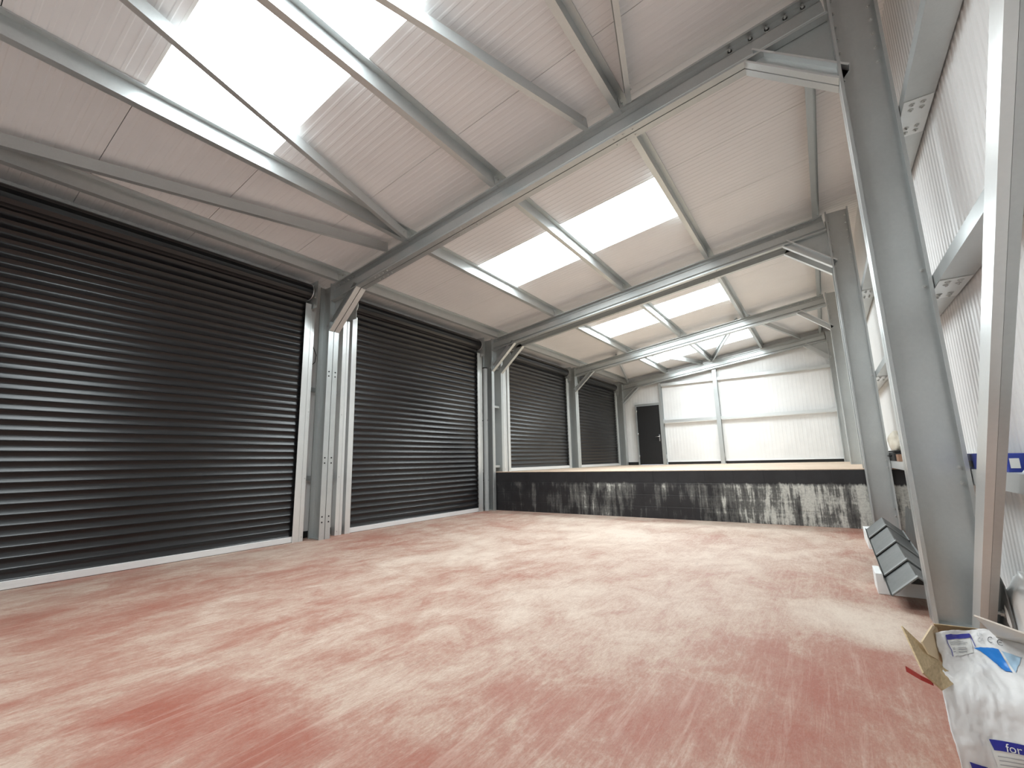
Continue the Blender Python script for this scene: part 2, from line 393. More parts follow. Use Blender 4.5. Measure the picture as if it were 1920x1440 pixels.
# rafters
raf_lab = ['nearest galvanised rafter, crossing the picture up to the big right foreground column',
           'second galvanised rafter, above the edge of the raised floor',
           'third galvanised rafter, over the raised floor',
           'last galvanised rafter, along the top of the white end wall']
rdir = V((1, 0, SL)).normalized(); rup = V((-SL, 0, 1)).normalized()
def ruP(x, z0, y): return V((x, y, rz(x, z0)))
for i, fr_ in enumerate(FL):
    t = thing('rafter', raf_lab[i], 'rafter', (0, FR[i], RB), 'portal frame rafters'); L = Local(t)
    for yy, s in fr_:
        mb = MB(); mb.ext(lipped(RH * .99, FWID - .005, .02, .004, .014), ruP(.004, RB, yy + s * .006), ruP(W - .004, RB, yy + s * .006), rup, (0, s, 0))
        L.part(mb, 'channel', GALV)
    yy = fr_[0][0]
    for xs in ([.12, .25, .36, .48], [W - .15, W - .28, W - .42, W - .55, W - .72]):
        for k, x in enumerate(xs):
            bolt(t, ruP(x, RB + RH - .035, yy - .007), (0, -1, 0), .012, .030)
            if k % 2: bolt(t, ruP(x, RB + .035, yy - .007), (0, -1, 0), .009, .02)
    if i < 3:
        xs = [1.05 + .09 * k for k in range(4)] + [2.55 + .10 * k for k in range(6)] + [4.85, 4.95, 5.05]
        for x in xs:
            for yq, s in fr_: bolt(t, ruP(x, RB, yq + s * .045), (SL, 0, -1), .008, .008)

# knee braces with their gusset plates
def knee(i, side, label):
    fr_ = FL[i]
    if side == 0: A, B = V((0.004, 0, 3.20)), V((.66, 0, rz(.66, RB) - .004))
    else: A, B = V((W - .004, 0, 3.96)), V((W - .62, 0, rz(W - .62, RB) - .004))
    d = (B - A).normalized(); nrm = V((0, 1, 0)).cross(d)
    if nrm.z < 0: nrm = -nrm
    t = thing('knee_brace', label, 'brace', (A.x, FR[i], A.z), 'knee braces'); L = Local(t)
    D = .12
    for yy, s in fr_:
        if i == 2 and s > 0: continue
        mb = MB(); mb.ext(lipped(D, FWID - .002, .016, .003), A + V((0, yy + s * .006, 0)), B + V((0, yy + s * .006, 0)), nrm, (0, s, 0))
        L.part(mb, 'channel', GALV2 if side == 1 else GALV)
        if i != 2:
            X0 = A.x; top = V((X0, yy, rz(X0, RB)))
            p = [A + nrm * D * .6, B + nrm * D * .6, V((B.x, 0, rz(B.x, RB) - .002)), V((X0, 0, rz(X0, RB) - .002))]
            mb = MB(); k = len(p)
            vs = [(q.x, yy - .003, q.z) for q in p] + [(q.x, yy + .003, q.z) for q in p]
            mb.add(vs, [(0, 1, 2, 3), (7, 6, 5, 4)] + [(a, (a + 1) % 4, 4 + (a + 1) % 4, 4 + a) for a in range(4)])
            if yy == fr_[0][0] and s < 0: L.part(mb, 'gusset_plate', GALV)
kl = ['knee brace of two joined channels under the left end of the nearest rafter',
      'knee brace of two separate bars beside the left end of the black block wall',
      'slim knee brace above the column between the two raised shutters',
      'knee brace in the far left corner above the black door']
kr = ['knee brace with a large gusset plate at the top of the big right foreground column',
      'knee brace of two pale bars at the right end of the second rafter',
      'slim pale knee brace at the right end of the third rafter',
      'knee brace with plate in the top right corner of the white end wall']
for i in range(4): knee(i, 0, kl[i]); knee(i, 1, kr[i])

# purlins: zed sections running the length of the hall
pl_ = [(.20, 'eaves purlin just above the black shutter rolls'), (1.75, 'purlin along the lower ends of the rooflights'),
       (3.345, 'purlin crossing the middle of the rooflights'), (4.95, 'purlin along the upper ends of the rooflights'),
       (6.60, 'uppermost purlin, next to the right hand wall')]
for k, (x, lab) in enumerate(pl_):
    t = thing('purlin', 'long galvanised ' + lab, 'purlin', (x, YF, rz(x, PB)), 'roof purlins'); L = Local(t)
    w_ = .065; h = PH - .004; tt = .003
    prof = [(0, -w_), (.016, -w_), (.016, -w_ + tt), (tt, -w_ + tt), (tt, 0), (h - tt, 0), (h - tt, w_ - tt), (h - .016, w_ - tt), (h - .016, w_), (h, w_), (h, -tt), (0 + tt, -tt), (tt, -tt), (0, -tt)]
    prof = [(0, -w_), (0, 0), (h - tt, 0), (h - tt, w_ - tt), (h - .016, w_ - tt), (h - .016, w_), (h, w_), (h, -tt), (tt, -tt), (tt, -w_ + tt), (.016, -w_ + tt), (.016, -w_)]
    x1 = x + (0. if k else 0.)
    mb = MB(); mb.ext(prof, (x1, YF, rz(x1, PB)), (x1, YB - .005, rz(x1, PB)), rup, rdir)
    L.part(mb, 'section', GALV)
    for i, fr_ in enumerate(FL):      # cleat on every rafter
        for yy, s in fr_[:1]:
            mb = MB(); ya = yy + s * .05
            mb.ext([(.0, .002), (h * .8, .002), (h * .8, .008), (.0, .008)], (x1, ya - .05, rz(x1, PB)), (x1, ya + .05, rz(x1, PB)), rup, rdir)
            c_ = L.part(mb, 'cleat', GALV)
            for dy in (-.03, .03): bolt(t, V((x1, ya + dy, rz(x1, PB))) + rup * .11 + rdir * .008, rdir, .008, .014, on=c_)

# diagonal roof bracing of the first and last bays
def brace(xa, ya, xb, yb, label, z0=3.955):
    A, B = V((xa, ya, rz(xa, z0))), V((xb, yb, rz(xb, z0))); d = (B - A).normalized(); side = d.cross(rup).normalized()
    t = thing('roof_brace', label, 'brace', A, 'diagonal roof braces'); L = Local(t)
    mb = MB(); mb.ext(lipped(.135, .05, .012, .003), A, B, rup, -side if side.x > 0 else side); L.part(mb, 'channel', GALV)
    for P, sg in ((A, 1), (B, -1)):
        q = P + d * sg * .08 + rup * .07
        bolt(t, q + (side if side.x > 0 else -side) * .001, side if side.x > 0 else -side, .009, .014); bolt(t, q + d * sg * .07 + (side if side.x > 0 else -side) * .001, side if side.x > 0 else -side, .009, .014)
Y0 = -4.3
brace(.30, Y0, 1.40, -.10, 'diagonal roof brace above the nearest shutter, rising from the eaves purlin')
brace(2.88, Y0, 1.80, -.10, 'diagonal roof brace crossing in front of the lower half of the nearest rooflight')
brace(3.42, Y0, 4.60, -.10, 'diagonal roof brace crossing the upper half of the nearest rooflight')
brace(6.18, Y0, 5.08, -.10, 'diagonal roof brace at the top of the picture right of the nearest rooflight')
brace(1.38, 8.72, .30, 12.58, 'small diagonal roof brace in the far left corner over the last shutter')
brace(1.90, 8.72, 3.05, 12.58, 'diagonal roof brace under the lower half of the farthest rooflight')
brace(4.78, 8.72, 3.40, 12.58, 'diagonal roof brace under the upper half of the farthest rooflight')
brace(5.05, 8.72, 6.05, 12.58, 'dark diagonal roof brace to the right of the farthest rooflight')

# side rails of the right wall: channels with the web laid flat
rail_lab = ['low galvanised side rail along the right wall, used as a ledge', 'galvanised side rail at mid height of the right wall', 'high galvanised side rail at the top of the right wall']
for zz, lab, up in ((.865, rail_lab[0], 1), (2.165, rail_lab[1], 1), (3.48, rail_lab[2], 1)):
    t = thing('side_rail', lab, 'rail', (W + .30, -4.4, zz), 'side rails of the right wall'); L = Local(t)
    mb = MB()
    # cross-section: web horizontal on top for the ledge, flanges hanging down to the room and to the sheets
    if zz < 1: prof = [(0, 0), (0, .095), (.165, .095), (.165, 0), (.162, 0), (.162, .092), (.003, .092), (.003, .003), (.016, .003), (.016, 0)]
    else: prof = [(0, 0), (.165, 0), (.165, .075), (.149, .075), (.149, .072), (.162, .072), (.162, .003), (.003, .003), (.003, .085), (.0, .085)]
    mb.ext(prof, (W + .30, -4.4, zz), (W + .30, YB - .01, zz), (1, 0, 0), (0, 0, 1)); L.part(mb, 'section', GALV2 if zz < 1 else GALV)
    for i in range(3):
        yy = FR[i]
        mb = MB(); mb.box(W + .302, W + .46, yy - .22, yy + .22, zz - .006, zz - .001); sv = L.part(mb, 'sleeve', GALV2)
        if zz > 1:
            for a in (-.17, -.11, .11, .17):
                for b in (.05, .11): bolt(t, (W + .30 + b, yy + a, zz - .006), (0, 0, -1), .010, .010, BOLT, on=sv)
# side rail under the eaves behind
# short rails on the left wall in the gaps beside the columns
gap = [(-.17, .35, 'first'), (4.06, 4.84, 'second')]
for y0, y1, w_ in gap:
    for zz, hh in ((.86, 'low'), (2.25, 'upper')):
        t = tag(MB().ext([(0, 0), (.06, 0), (.06, .07), (.057, .07), (.057, .003), (0, .003)], (XL + .008, y0, zz), (XL + .008, y1, zz), (1, 0, 0), (0, 0, 1)).build('side_rail', GALV),
                '%s short wall rail behind the %s left column, seen in the gap beside the shutter' % (hh, w_), 'rail', 'side rails behind the left columns')

# diagonal wall brace in the right foreground
t = thing('wall_brace', 'galvanised diagonal wall brace right of the big column, leaning towards the viewer', 'brace', (6.86, -.12, .02)); L = Local(t)
A, B = V((6.86, -.13, .02)), V((6.86, -3.95, 4.55)); d = (B - A).normalized(); nn = V((0, -d.z, d.y)).normalized()
if nn.y > 0: nn = -nn
h_ = .12
for o_ in (0, 1):
    mb = MB(); x0 = 6.86 + o_ * .034
    mb.ext([(0, 0), (h_, 0), (h_, .033), (h_ - .016, .033), (h_ - .016, .030), (h_ - .003, .030), (h_ - .003, .003), (.003, .003), (.003, .033), (0, .033)], A + V((o_ * .034, 0, 0)), B + V((o_ * .034, 0, 0)), nn, (1, 0, 0))
    L.part(mb, 'channel', GALV2 if o_ == 0 else GALV)
mb = MB(); p = [(-.10, .0), (-.62, .0), (-.58, .14), (-.52, .36), (-.46, .40), (-.10, .06)]
vs = [(6.955, a, b) for a, b in p] + [(6.961, a, b) for a, b in p]
mb.add(vs, [tuple(range(6)), tuple(range(11, 5, -1))] + [(a, (a + 1) % 6, 6 + (a + 1) % 6, 6 + a) for a in range(6)])
L.part(mb, 'foot_plate', galv('dark_galvanised', (.16, .165, .165), (.24, .25, .25), .4, .5))
for yy, zz in ((-.50, .10), (-.42, .20)): bolt(t, (6.955, yy, zz), (-1, 0, 0), .013, .02)

# far wall framing
def post(x0, x1, label):
    zt_ = rz(x0, RB) - .004
    t = thing('wall_post', label, 'post', ((x0 + x1) / 2, 12.70, PZ)); L = Local(t); w_ = x1 - x0
    mb = MB(); mb.ext(lipped(.15, w_, .014, .003), (x0, 12.70, PZ), (x0, 12.70, zt_), (0, 1, 0), (1, 0, 0)); L.part(mb, 'channel', GALV)
    mb = MB(); mb.box(x0 - .02, x1 + .02, 12.69, 12.86, PZ, PZ + .01); L.part(mb, 'base_plate', GALV)
    for zz in (1.05, 2.35):
        mb = MB(); mb.box(x1, x1 + .006, 12.72, 12.82, zz, zz + .16); L.part(mb, 'cleat', GALV)
post(1.385, 1.465, 'galvanised wall post along the right side of the black door')
post(3.30, 3.43, 'galvanised wall post in the middle of the white end wall')
for (x0, x1, zz, lab) in ((1.47, 3.295, 2.36, 'lower wall rail between the door and the middle post'), (3.435, W + .1, 2.36, 'lower wall rail right of the middle post'),
                          (1.47, 3.295, 3.74, 'upper wall rail between the door and the middle post'), (3.435, W + .1, 3.74, 'upper wall rail right of the middle post')):
    mb = MB(); mb.ext([(0, 0), (.12, 0), (.12, .003), (.003, .003), (.003, .10), (0, .10)], (x0, 12.735, zz), (x1, 12.735, zz), (0, 1, 0), (0, 0, 1))
    tag(mb.build('side_rail', GALV2), lab + ' on the white end wall', 'rail', 'rails of the end wall')

# black personnel door
D = thing('door_1', 'plain black door with lever handle in the far left corner of the raised floor', 'door', (.45, 12.74, PZ)); struct(D); L = Local(D)
mb = MB(); mb.box(.425, .475, 12.70, 12.88, PZ, 3.13); mb.box(1.345, 1.384, 12.70, 12.88, PZ, 3.13); mb.box(.475, 1.345, 12.70, 12.88, 3.06, 3.13); L.part(mb, 'door_frame', GALV)
leaf = L.part(MB().box(.478, 1.342, 12.735, 12.785, PZ + .008, 3.055), 'door_leaf', BLACKD, bevel=.003)
mb = MB(); mb.box(1.255, 1.295, 12.724, 12.735, PZ + .86, PZ + 1.11); hp = L.sub(mb, 'handle_plate', CHROME, leaf, bevel=.004)
mb = MB(); mb.cyl((1.275, 12.724, PZ + 1.03), (1.275, 12.68, PZ + 1.03), .012, 14); mb.tube([(1.275, 12.68, PZ + 1.03), (1.22, 12.676, PZ + 1.03), (1.14, 12.68, PZ + 1.025)], .011, 10); L.sub(mb, 'lever', CHROME, leaf, smooth=True)
for zz in (1.10, 1.95, 2.82):
    mb = MB(); mb.cyl((.478, 12.728, zz), (.478, 12.728, zz + .11), .011, 12); L.sub(mb, 'hinge', CHROME, leaf, smooth=True)

# zinc posts left of the door, beside the corner column
# ------------------------------------------------------------------ roller shutters
CX = -.205
def shutter(y0, y1, zb, label, curtain=None):
    t = thing('roller_shutter', label, 'shutter', (CX, (y0 + y1) / 2, zb), 'black roller shutters'); L = Local(t)
    # curtain: slats hollow towards the room, hooked together at the joints
    prof = []; z = zb + .085; p_ = .1003
    while z < 3.72:
        for a, dx in ((0, 0), (.03, -.004), (.08, -.007), (.20, -.0115), (.34, -.016), (.47, -.0190), (.56, -.0195), (.66, -.0175), (.78, -.0115), (.90, -.003), (.97, .003)):
            prof.append((dx, z + a * p_))
        z += p_
    cy, cz, r = -.30, 3.83, .125
    pts = [(CX + dx, zz) for dx, zz in prof]
    mb = MB(); vs = []
    for x, zz in pts:
        vs += [(x, y0, zz), (x, y1, zz)]
    mb.add(vs, [(2 * i, 2 * i + 1, 2 * i + 3, 2 * i + 2) for i in range(len(pts) - 1)])
    L.part(mb, 'curtain', BLACK, solid=.0012)
    mb = MB(); mb.box(CX - .02, CX + .022, y0, y1, zb + .004, zb + .082); L.part(mb, 'bottom_bar', ALU, bevel=.004)
    mb = MB(); mb.box(CX - .018, CX + .018, y0, y1, zb - .001, zb + .004); L.part(mb, 'rubber_seal', DARK)
    # roll: curtain wound on the barrel, slat joints showing as flats
    nseg = 16; rr = .13; bx, bz = CX - .005, 3.82; k = 48; vs = []
    for yy in (y0 - .03, y1 + .03):
        for j in range(k):
            a = 2 * math.pi * j / k; q = rr - .004 * abs(math.sin(nseg / 2 * a / 2 * 2)) ; vs.append((bx + q * math.cos(a), yy, bz + q * math.sin(a)))
    mb = MB(); mb.add(vs, [(j, (j + 1) % k, k + (j + 1) % k, k + j) for j in range(k)] + [tuple(range(k))[::-1], tuple(range(k, 2 * k))]); roll_ = L.part(mb, 'roll', BLACK)
    for yy, s in ((y0 - .03, -1), (y1 + .03, 1)):
        mb = MB(); mb.cyl((bx, yy, bz), (bx, yy + s * .05, bz), .05, 18); mb.cyl((bx, yy, bz), (bx, yy + s * .012, bz), .135, 28); L.part(mb, 'shaft_end', GALV2, smooth=False)
        mb = MB(); mb.box(bx - .15, bx + .16, min(yy + s * .05, yy + s * .056), max(yy + s * .05, yy + s * .056), 3.55, 3.99); pl = L.part(mb, 'end_plate', GALV)
        for a, b in ((.11, 3.60), (.11, 3.72), (-.08, 3.60), (.05, 3.93)): bolt(t, (bx + a, yy + s * .05 - .001 * s, b), (0, -s, 0), .009, .012, on=pl)
    # guides: an angle facing the room and a folded channel beside it
    for yy, s in ((y0, -1), (y1, 1)):
        mb = MB()
        q = [(0, 0), (.004, 0), (.004, .095), (-.09, .095), (-.09, .092), (.001, .092), (.001, .003), (0, .003)]
        mb.ext([(a, b) for a, b in q], (CX + .03, yy - s * .03, zb), (CX + .03, yy - s * .03, 3.62), (1, 0, 0), (0, s, 0))
        mb.ext([(-.06, .004), (-.057, .004), (-.057, .09), (-.06, .09)], (CX + .03, yy - s * .03, zb), (CX + .03, yy - s * .03, 3.58), (1, 0, 0), (0, s, 0))
        g = L.part(mb, 'guide_rail', GALV2)
        o2, w_ = (.066, .066) if s > 0 else (.125, .115)
        mb = MB(); dpt = -.035 if s > 0 else -.10
        mb.ext([(0, 0), (.010, 0), (.010, w_ * .35), (.002, w_ * .42), (.002, w_), (dpt, w_), (dpt, w_ - .003), (-.001, w_ - .003), (-.001, w_ * .40), (.007, w_ * .33), (.007, .003), (0, .003)], (CX + .03, yy + s * o2, zb), (CX + .03, yy + s * o2, 3.50), (1, 0, 0), (0, s, 0))
        gs = L.part(mb, 'guide_support', GALV2)
        for zz in (zb + .06, zb + .9, zb + 1.9):
            bolt(t, (CX + .033, yy + s * (o2 + w_ * .7), zz), (1, 0, 0), .006, .005, on=gs)
shutter(-3.86, -.37, 0, 'largest black roller shutter, nearest on the left')
shutter(.525, 3.88, 0, 'black roller shutter on the lower floor just before the black block wall')
shutter(5.10, 8.28, PZ, 'black roller shutter at the front of the raised floor')
shutter(9.03, 12.28, PZ, 'farthest black roller shutter, near the black door')

# drain pipe beside the second left column
t = thing('drain_pipe', 'grey drain pipe standing beside the column at the block wall', 'pipe', (-.16, 4.08, 0)); L = Local(t)
mb = MB(); mb.cyl((-.16, 4.115, .0), (-.16, 4.115, 3.27), .056, 28); L.part(mb, 'pipe', PIPE, smooth=False)
for zz in (.12, .62, .70, 1.98, 2.08, 3.17):
    mb = MB(); mb.cyl((-.16, 4.115, zz), (-.16, 4.115, zz + .05), .061, 28); L.part(mb, 'collar', PIPE)
mb = MB(); mb.cyl((-.16, 4.115, 3.27), (-.16, 4.115, 3.30), .062, 28); L.part(mb, 'cap', DARK)
for zz in (.66, 2.03):
    mb = MB(); mb.box(-.40, -.10, 4.105, 4.125, zz, zz + .02); L.part(mb, 'clip', DARK)
# loose cables
mb = MB(); mb.tube([(XL + .02, -.20, 3.18), (XL + .05, -.15, 3.05), (XL + .06, -.07, 2.86), (XL + .05, -.08, 2.74), (XL + .03, -.19, 2.62)], .006, 8)
tag(mb.build('electric_cable', DARK, smooth=True), 'thin black cable looping in the gap beside the nearest shutter', 'cable')
mb = MB(); mb.tube([(XL + .04, 4.03, 2.95), (XL + .07, 4.06, 2.7), (XL + .05, 4.02, 2.5), (XL + .07, 4.07, 2.3), (XL + .04, 4.03, 2.1)], .006, 8)
tag(mb.build('electric_cable', DARK, smooth=True), 'black cable behind the drain pipe beside the second shutter', 'cable')

# ------------------------------------------------------------------ things by the right wall
def blob(cx, cy, cz, rx, ry, rz_, seed, amp=.18, n=24, flat=None):
    mb = MB(); vs = []; 
    for i in range(n + 1):
        th = math.pi * i / n
        for j in range(2 * n):
            ph = math.pi * j / n; p = V((math.sin(th) * math.cos(ph), math.sin(th) * math.sin(ph), math.cos(th)))
            k = 1 + amp * noise.noise(p * 1.7 + V((seed, 0, 0))) + amp * .5 * abs(noise.noise(p * 4.3 + V((0, seed, 0)))) + amp * .2 * noise.noise(p * 9 + V((0, seed, 2)))
            z = cz + rz_ * p.z * k
            if flat is not None: z = max(z, flat)
            vs.append((cx + rx * p.x * k, cy + ry * p.y * k, z))
    fs = [(i * 2 * n + j, i * 2 * n + (j + 1) % (2 * n), (i + 1) * 2 * n + (j + 1) % (2 * n), (i + 1) * 2 * n + j) for i in range(n) for j in range(2 * n)]
    return mb.add(vs, fs)
LZ = .96   # top of the ledge rail
# ridge flashings lying on foam blocks
tag(MB().ext([(6.472, 0), (6.83, 0), (6.83, .100), (6.522, .100), (6.516, .152), (6.472, .152)], (0, .56, 0), (0, .86, 0), (1, 0, 0), (0, 0, 1)).build('foam_block', FOAM, bevel=.004), 'white foam block under the near end of the grey flashings', 'block', 'white packing blocks')
mb = MB(); mb.box(6.545, 6.70, 2.60, 3.40, 0, .15); mb.box(6.64, 6.735, 2.05, 2.61, 0, .255)
tag(mb.build('foam_block', FOAM), 'white foam block at the far end of the grey flashings, near the black wall', 'block', 'white packing blocks')
def flashing(ya, yb, lift, label):
    zf = lambda y: .078 + .05 * y + lift
    A, B = V((6.683, ya, zf(ya))), V((6.693, yb, zf(yb)))
    mb = MB(); w_, h_ = .152, .135; q = .004
    prof = [(-w_ - .012, .012), (-w_, 0), (-.004, h_), (.004, h_), (w_, 0), (w_ + .012, .012), (w_ + .010, .015), (w_, .006), (.004, h_ + .005), (-.004, h_ + .005), (-w_, .006), (-w_ - .010, .015)]
    t = thing('ridge_flashing', label, 'flashing', A, 'grey folded flashings'); L = Local(t)
    mb.ext(prof, A, B, (1, 0, 0), (0, 0, 1)); L.part(mb, 'folded_sheet', FLASH)
    # turned hem at the near end
    mb = MB(); mb.ext([(a, b + .004) for a, b in [(-w_, 0), (0, h_), (w_, 0), (w_, .010), (0, h_ + .012), (-w_, .010)]], A + V((0, -.004, 0)), A + (B - A).normalized() * .035, (1, 0, 0), (0, 0, 1)); L.part(mb, 'hem', galv('hem_steel', (.20, .205, .20), (.27, .275, .27), .4, .5) if 'hem_steel' not in bpy.data.materials else bpy.data.materials['hem_steel'])
flashing(.16, 2.30, 0, 'lowest grey folded flashing, reaching nearest to the big column')
flashing(.62, 2.36, .010, 'second grey folded flashing up in the stack on the foam block')
flashing(1.24, 2.40, .020, 'third grey folded flashing up in the stack')
flashing(1.95, 2.46, .030, 'topmost grey folded flashing, farthest back in the stack')
mb = MB(); vs = [(6.935, 1.45, .0), (6.935, 3.3, .0), (6.990, 3.3, .42), (6.990, 1.9, .42)]
mb.add(vs, [(0, 1, 2, 3)]); tag(mb.build('steel_sheet', FLASH, solid=.004), 'flat grey steel sheet leaning behind the folded flashings', 'sheet')

# on the ledge, far end
tag(blob(7.075, 4.02, LZ + .25, .085, .17, .15, 3.1, .22).build('plastic_bag', CREAM, smooth=True), 'crumpled cream plastic bag on top of the black case on the ledge', 'bag')
t = thing('tool_case', 'black tool case on the far end of the ledge', 'case', (7.08, 4.0, LZ)); L = Local(t)
L.part(MB().box(7.005, 7.16, 3.72, 4.55, LZ, LZ + .115), 'case_body', DARK, bevel=.012)
L.part(MB().box(7.005, 7.16, 3.72, 4.55, LZ + .118, LZ + .14), 'lid', DARK, bevel=.008)
mb = MB(); mb.tube([(7.003, 4.0, LZ + .07), (6.985, 4.02, LZ + .07), (6.985, 4.22, LZ + .07), (7.003, 4.24, LZ + .07)], .010, 8); L.part(mb, 'handle', DARK)
tag(MB().box(7.01, 7.14, 3.36, 3.58, LZ, LZ + .09).build('small_carton', BROWN, bevel=.003), 'small brown carton on the ledge beside the black case', 'box')
# on the ledge, near end
t = thing('blue_carton', 'blue carton with a white label on the ledge behind the diagonal brace', 'box', (7.08, -.25, LZ)); L = Local(t)
L.part(MB().box(7.02, 7.13, -.71, .10, LZ, LZ + .095), 'carton', BLUE, bevel=.004)
L.part(MB().box(7.03, 7.065, -.7125, -.709, LZ + .02, LZ + .07), 'label_patch', LABEL)
L.part(MB().box(7.105, 7.1305, -.7125, -.709, LZ, LZ + .075), 'shaded_edge', DARK)  # black strip painting in the shade on the carton's side
L.part(MB().box(7.0185, 7.0205, -.625, -.56, LZ + .02, LZ + .07), 'label_patch', LABEL)
L.part(MB().box(7.0185, 7.0205, -.05, .06, LZ + .012, LZ + .05), 'label_patch', INKK)
mb = MB(); vs = [(7.05, -.78, LZ), (7.05, -1.35, LZ), (7.15, -1.35, LZ + .14), (7.15, -.76, LZ + .14)]
mb.add(vs, [(0, 1, 2, 3)]); tag(mb.build('plastic_sheet', CLEAR, solid=.004), 'frosted plastic sheet leaning on the wall right of the blue carton', 'sheet')
# on the floor by the right wall
t = thing('white_carton', 'pale carton on the floor behind the foot of the diagonal brace', 'box', (7.09, -.1, 0)); L = Local(t)
L.part(MB().box(7.02, 7.165, -.28, .40, 0, .17), 'carton', CLEAR, bevel=.006)
L.part(MB().box(7.018, 7.021, -.02, .0, .0, .17), 'seam', INKG)
L.part(MB().box(7.018, 7.021, -.24, -.16, .02, .05), 'hand_hole', DARK)
tag(blob(7.06, -.52, .21, .10, .19, .22, 7.7, .2, flat=0.).build('plastic_bag', CLEAR, smooth=True), 'crumpled clear plastic bag on the floor at the right edge of the picture', 'bag')
tag(MB().cyl((7.13, -.48, 0), (7.15, -.50, .47), .02, 14).build('black_tube', DARK, smooth=False), 'black tube standing behind the clear plastic bag', 'tube')

# ------------------------------------------------------------------ cardboard box and printed plastic bag
t = thing('cardboard_box', 'open cardboard box with raised flaps in the bottom right corner', 'box', (6.77, -1.77, 0)); L = Local(t)
x0, x1, y0, y1, hz = 6.545, 7.0, -1.95, -1.58, .33
mb = MB()
mb.box(x0, x1, y0, y1, 0, .006); mb.box(x0, x0 + .006, y0, y1, 0, hz); mb.box(x1 - .006, x1, y0, y1, 0, hz); mb.box(x0, x1, y0, y0 + .006, 0, hz); mb.box(x0, x1, y1 - .006, y1, 0, hz)
L.part(mb, 'carton', CARD)
def flap(pts, m): 
    mb = MB(); k = len(pts); mb.add(pts, [tuple(range(k))]); return L.part(mb, 'flap', m, solid=.005)
flap([(6.550, -1.60, .33), (6.550, -1.88, .33), (6.475, -2.056, .345), (6.432, -2.099, .40), (6.415, -1.853, .46), (6.465, -1.80, .43)][1:5] + [(6.495, -1.862, .37)], CARD)
flap([(6.505, -1.790, .46), (6.457, -1.913, .435), (6.470, -1.919, .40), (6.512, -1.824, .35), (6.535, -1.69, .34), (6.530, -1.661, .42)], CARDL)
flap([(6.522, -1.672, .435), (6.65, -1.585, .415), (6.99, -1.575, .40), (6.99, -1.583, .33), (6.55, -1.583, .33)], CARD)
flap([(6.620, -1.79, .512), (6.722, -1.90, .50), (6.98, -1.94, .47), (6.99, -1.70, .33), (6.70, -1.62, .40)], CARDW)
mb = MB(); mb.add([(6.402, -1.953, .362), (6.432, -2.012, .362), (6.456, -2.045, .362), (6.457, -2.043, .349), (6.432, -2.014, .348), (6.402, -1.960, .347)], [(0, 1, 4, 5), (1, 2, 3, 4)]); L.part(mb, 'packing_tape', REDT, solid=.002)

G = [[(6.513, -1.744, .420), (6.595, -1.658, .420), (6.674, -1.610, .420), (6.754, -1.666, .420), (6.820, -1.777, .420)],
     [(6.508, -1.802, .390), (6.582, -1.730, .390), (6.657, -1.685, .390), (6.741, -1.727, .390), (6.811, -1.828, .390)],
     [(6.507, -1.856, .360), (6.572, -1.801, .360), (6.640, -1.764, .360), (6.727, -1.789, .360), (6.804, -1.871, .360)],
     [(6.481, -1.995, .330), (6.550, -1.964, .330), (6.613, -1.958, .330), (6.701, -1.965, .330), (6.786, -1.992, .330)],
     [(6.475, -2.072, .270), (6.537, -2.033, .270), (6.598, -2.010, .270), (6.690, -2.010, .270), (6.781, -2.028, .270)],
     [(6.479, -2.102, .200), (6.536, -2.072, .200), (6.590, -2.046, .200), (6.683, -2.027, .200), (6.785, -2.038, .200)],
     [(6.494, -2.111, .100), (6.541, -2.080, .100), (6.593, -2.059, .100), (6.693, -2.016, .100), (6.797, -2.017, .100)],
     [(6.515, -2.085, .003), (6.561, -2.065, .003), (6.613, -2.043, .003), (6.716, -1.990, .003), (6.821, -1.985, .003)]]
G = [[V(p) for p in r] for r in G]
def cr(p0, p1, p2, p3, t): return .5 * ((2 * p1) + (p2 - p0) * t + (2 * p0 - 5 * p1 + 4 * p2 - p3) * t * t + (3 * p1 - p0 - 3 * p2 + p3) * t ** 3)
def spl(a, t):
    n_ = len(a) - 1; t = min(max(t, 0), n_ - 1e-6); i = int(t); g = lambda k: a[min(max(k, 0), n_)]
    return cr(g(i - 1), g(i), g(i + 1), g(i + 2), t - i)
def bag0(u, v): return spl([spl(r, u * 4) for r in G], v * 7)
def bag(u, v, off=0.):
    p = bag0(u, v); e = .004
    nrm = (bag0(u + e, v) - bag0(u - e, v)).cross(bag0(u, v + e) - bag0(u, v - e))
    nrm = nrm.normalized() if nrm.length > 1e-9 else V((0, 0, 1))
    if nrm.dot(V((6.26, -4.05, 1.07)) - p) < 0: nrm = -nrm
    q = V((u * 5, v * 6, 0))
    k = .012 * noise.noise(q * .9) + .006 * (.5 - abs(noise.noise(q * 2.2 + V((3, 1, 0))))) + .0022 * noise.noise(q * 6)
    k += .007 * math.exp(-((v - .36 - .03 * math.sin(9 * u)) / .025) ** 2)
    return p + nrm * (k + off)
t = thing('printed_bag', 'white printed plastic bag draped over the open cardboard box', 'bag', (6.64, -1.9, 0)); L = Local(t)
nu, nv = 60, 90; mb = MB(); vs = [bag(i / nu, j / nv) for j in range(nv + 1) for i in range(nu + 1)]
mb.add(vs, [(j * (nu + 1) + i, j * (nu + 1) + i + 1, (j + 1) * (nu + 1) + i + 1, (j + 1) * (nu + 1) + i) for j in range(nv) for i in range(nu)])
L.part(mb, 'film', BAG, smooth=True, solid=.003)
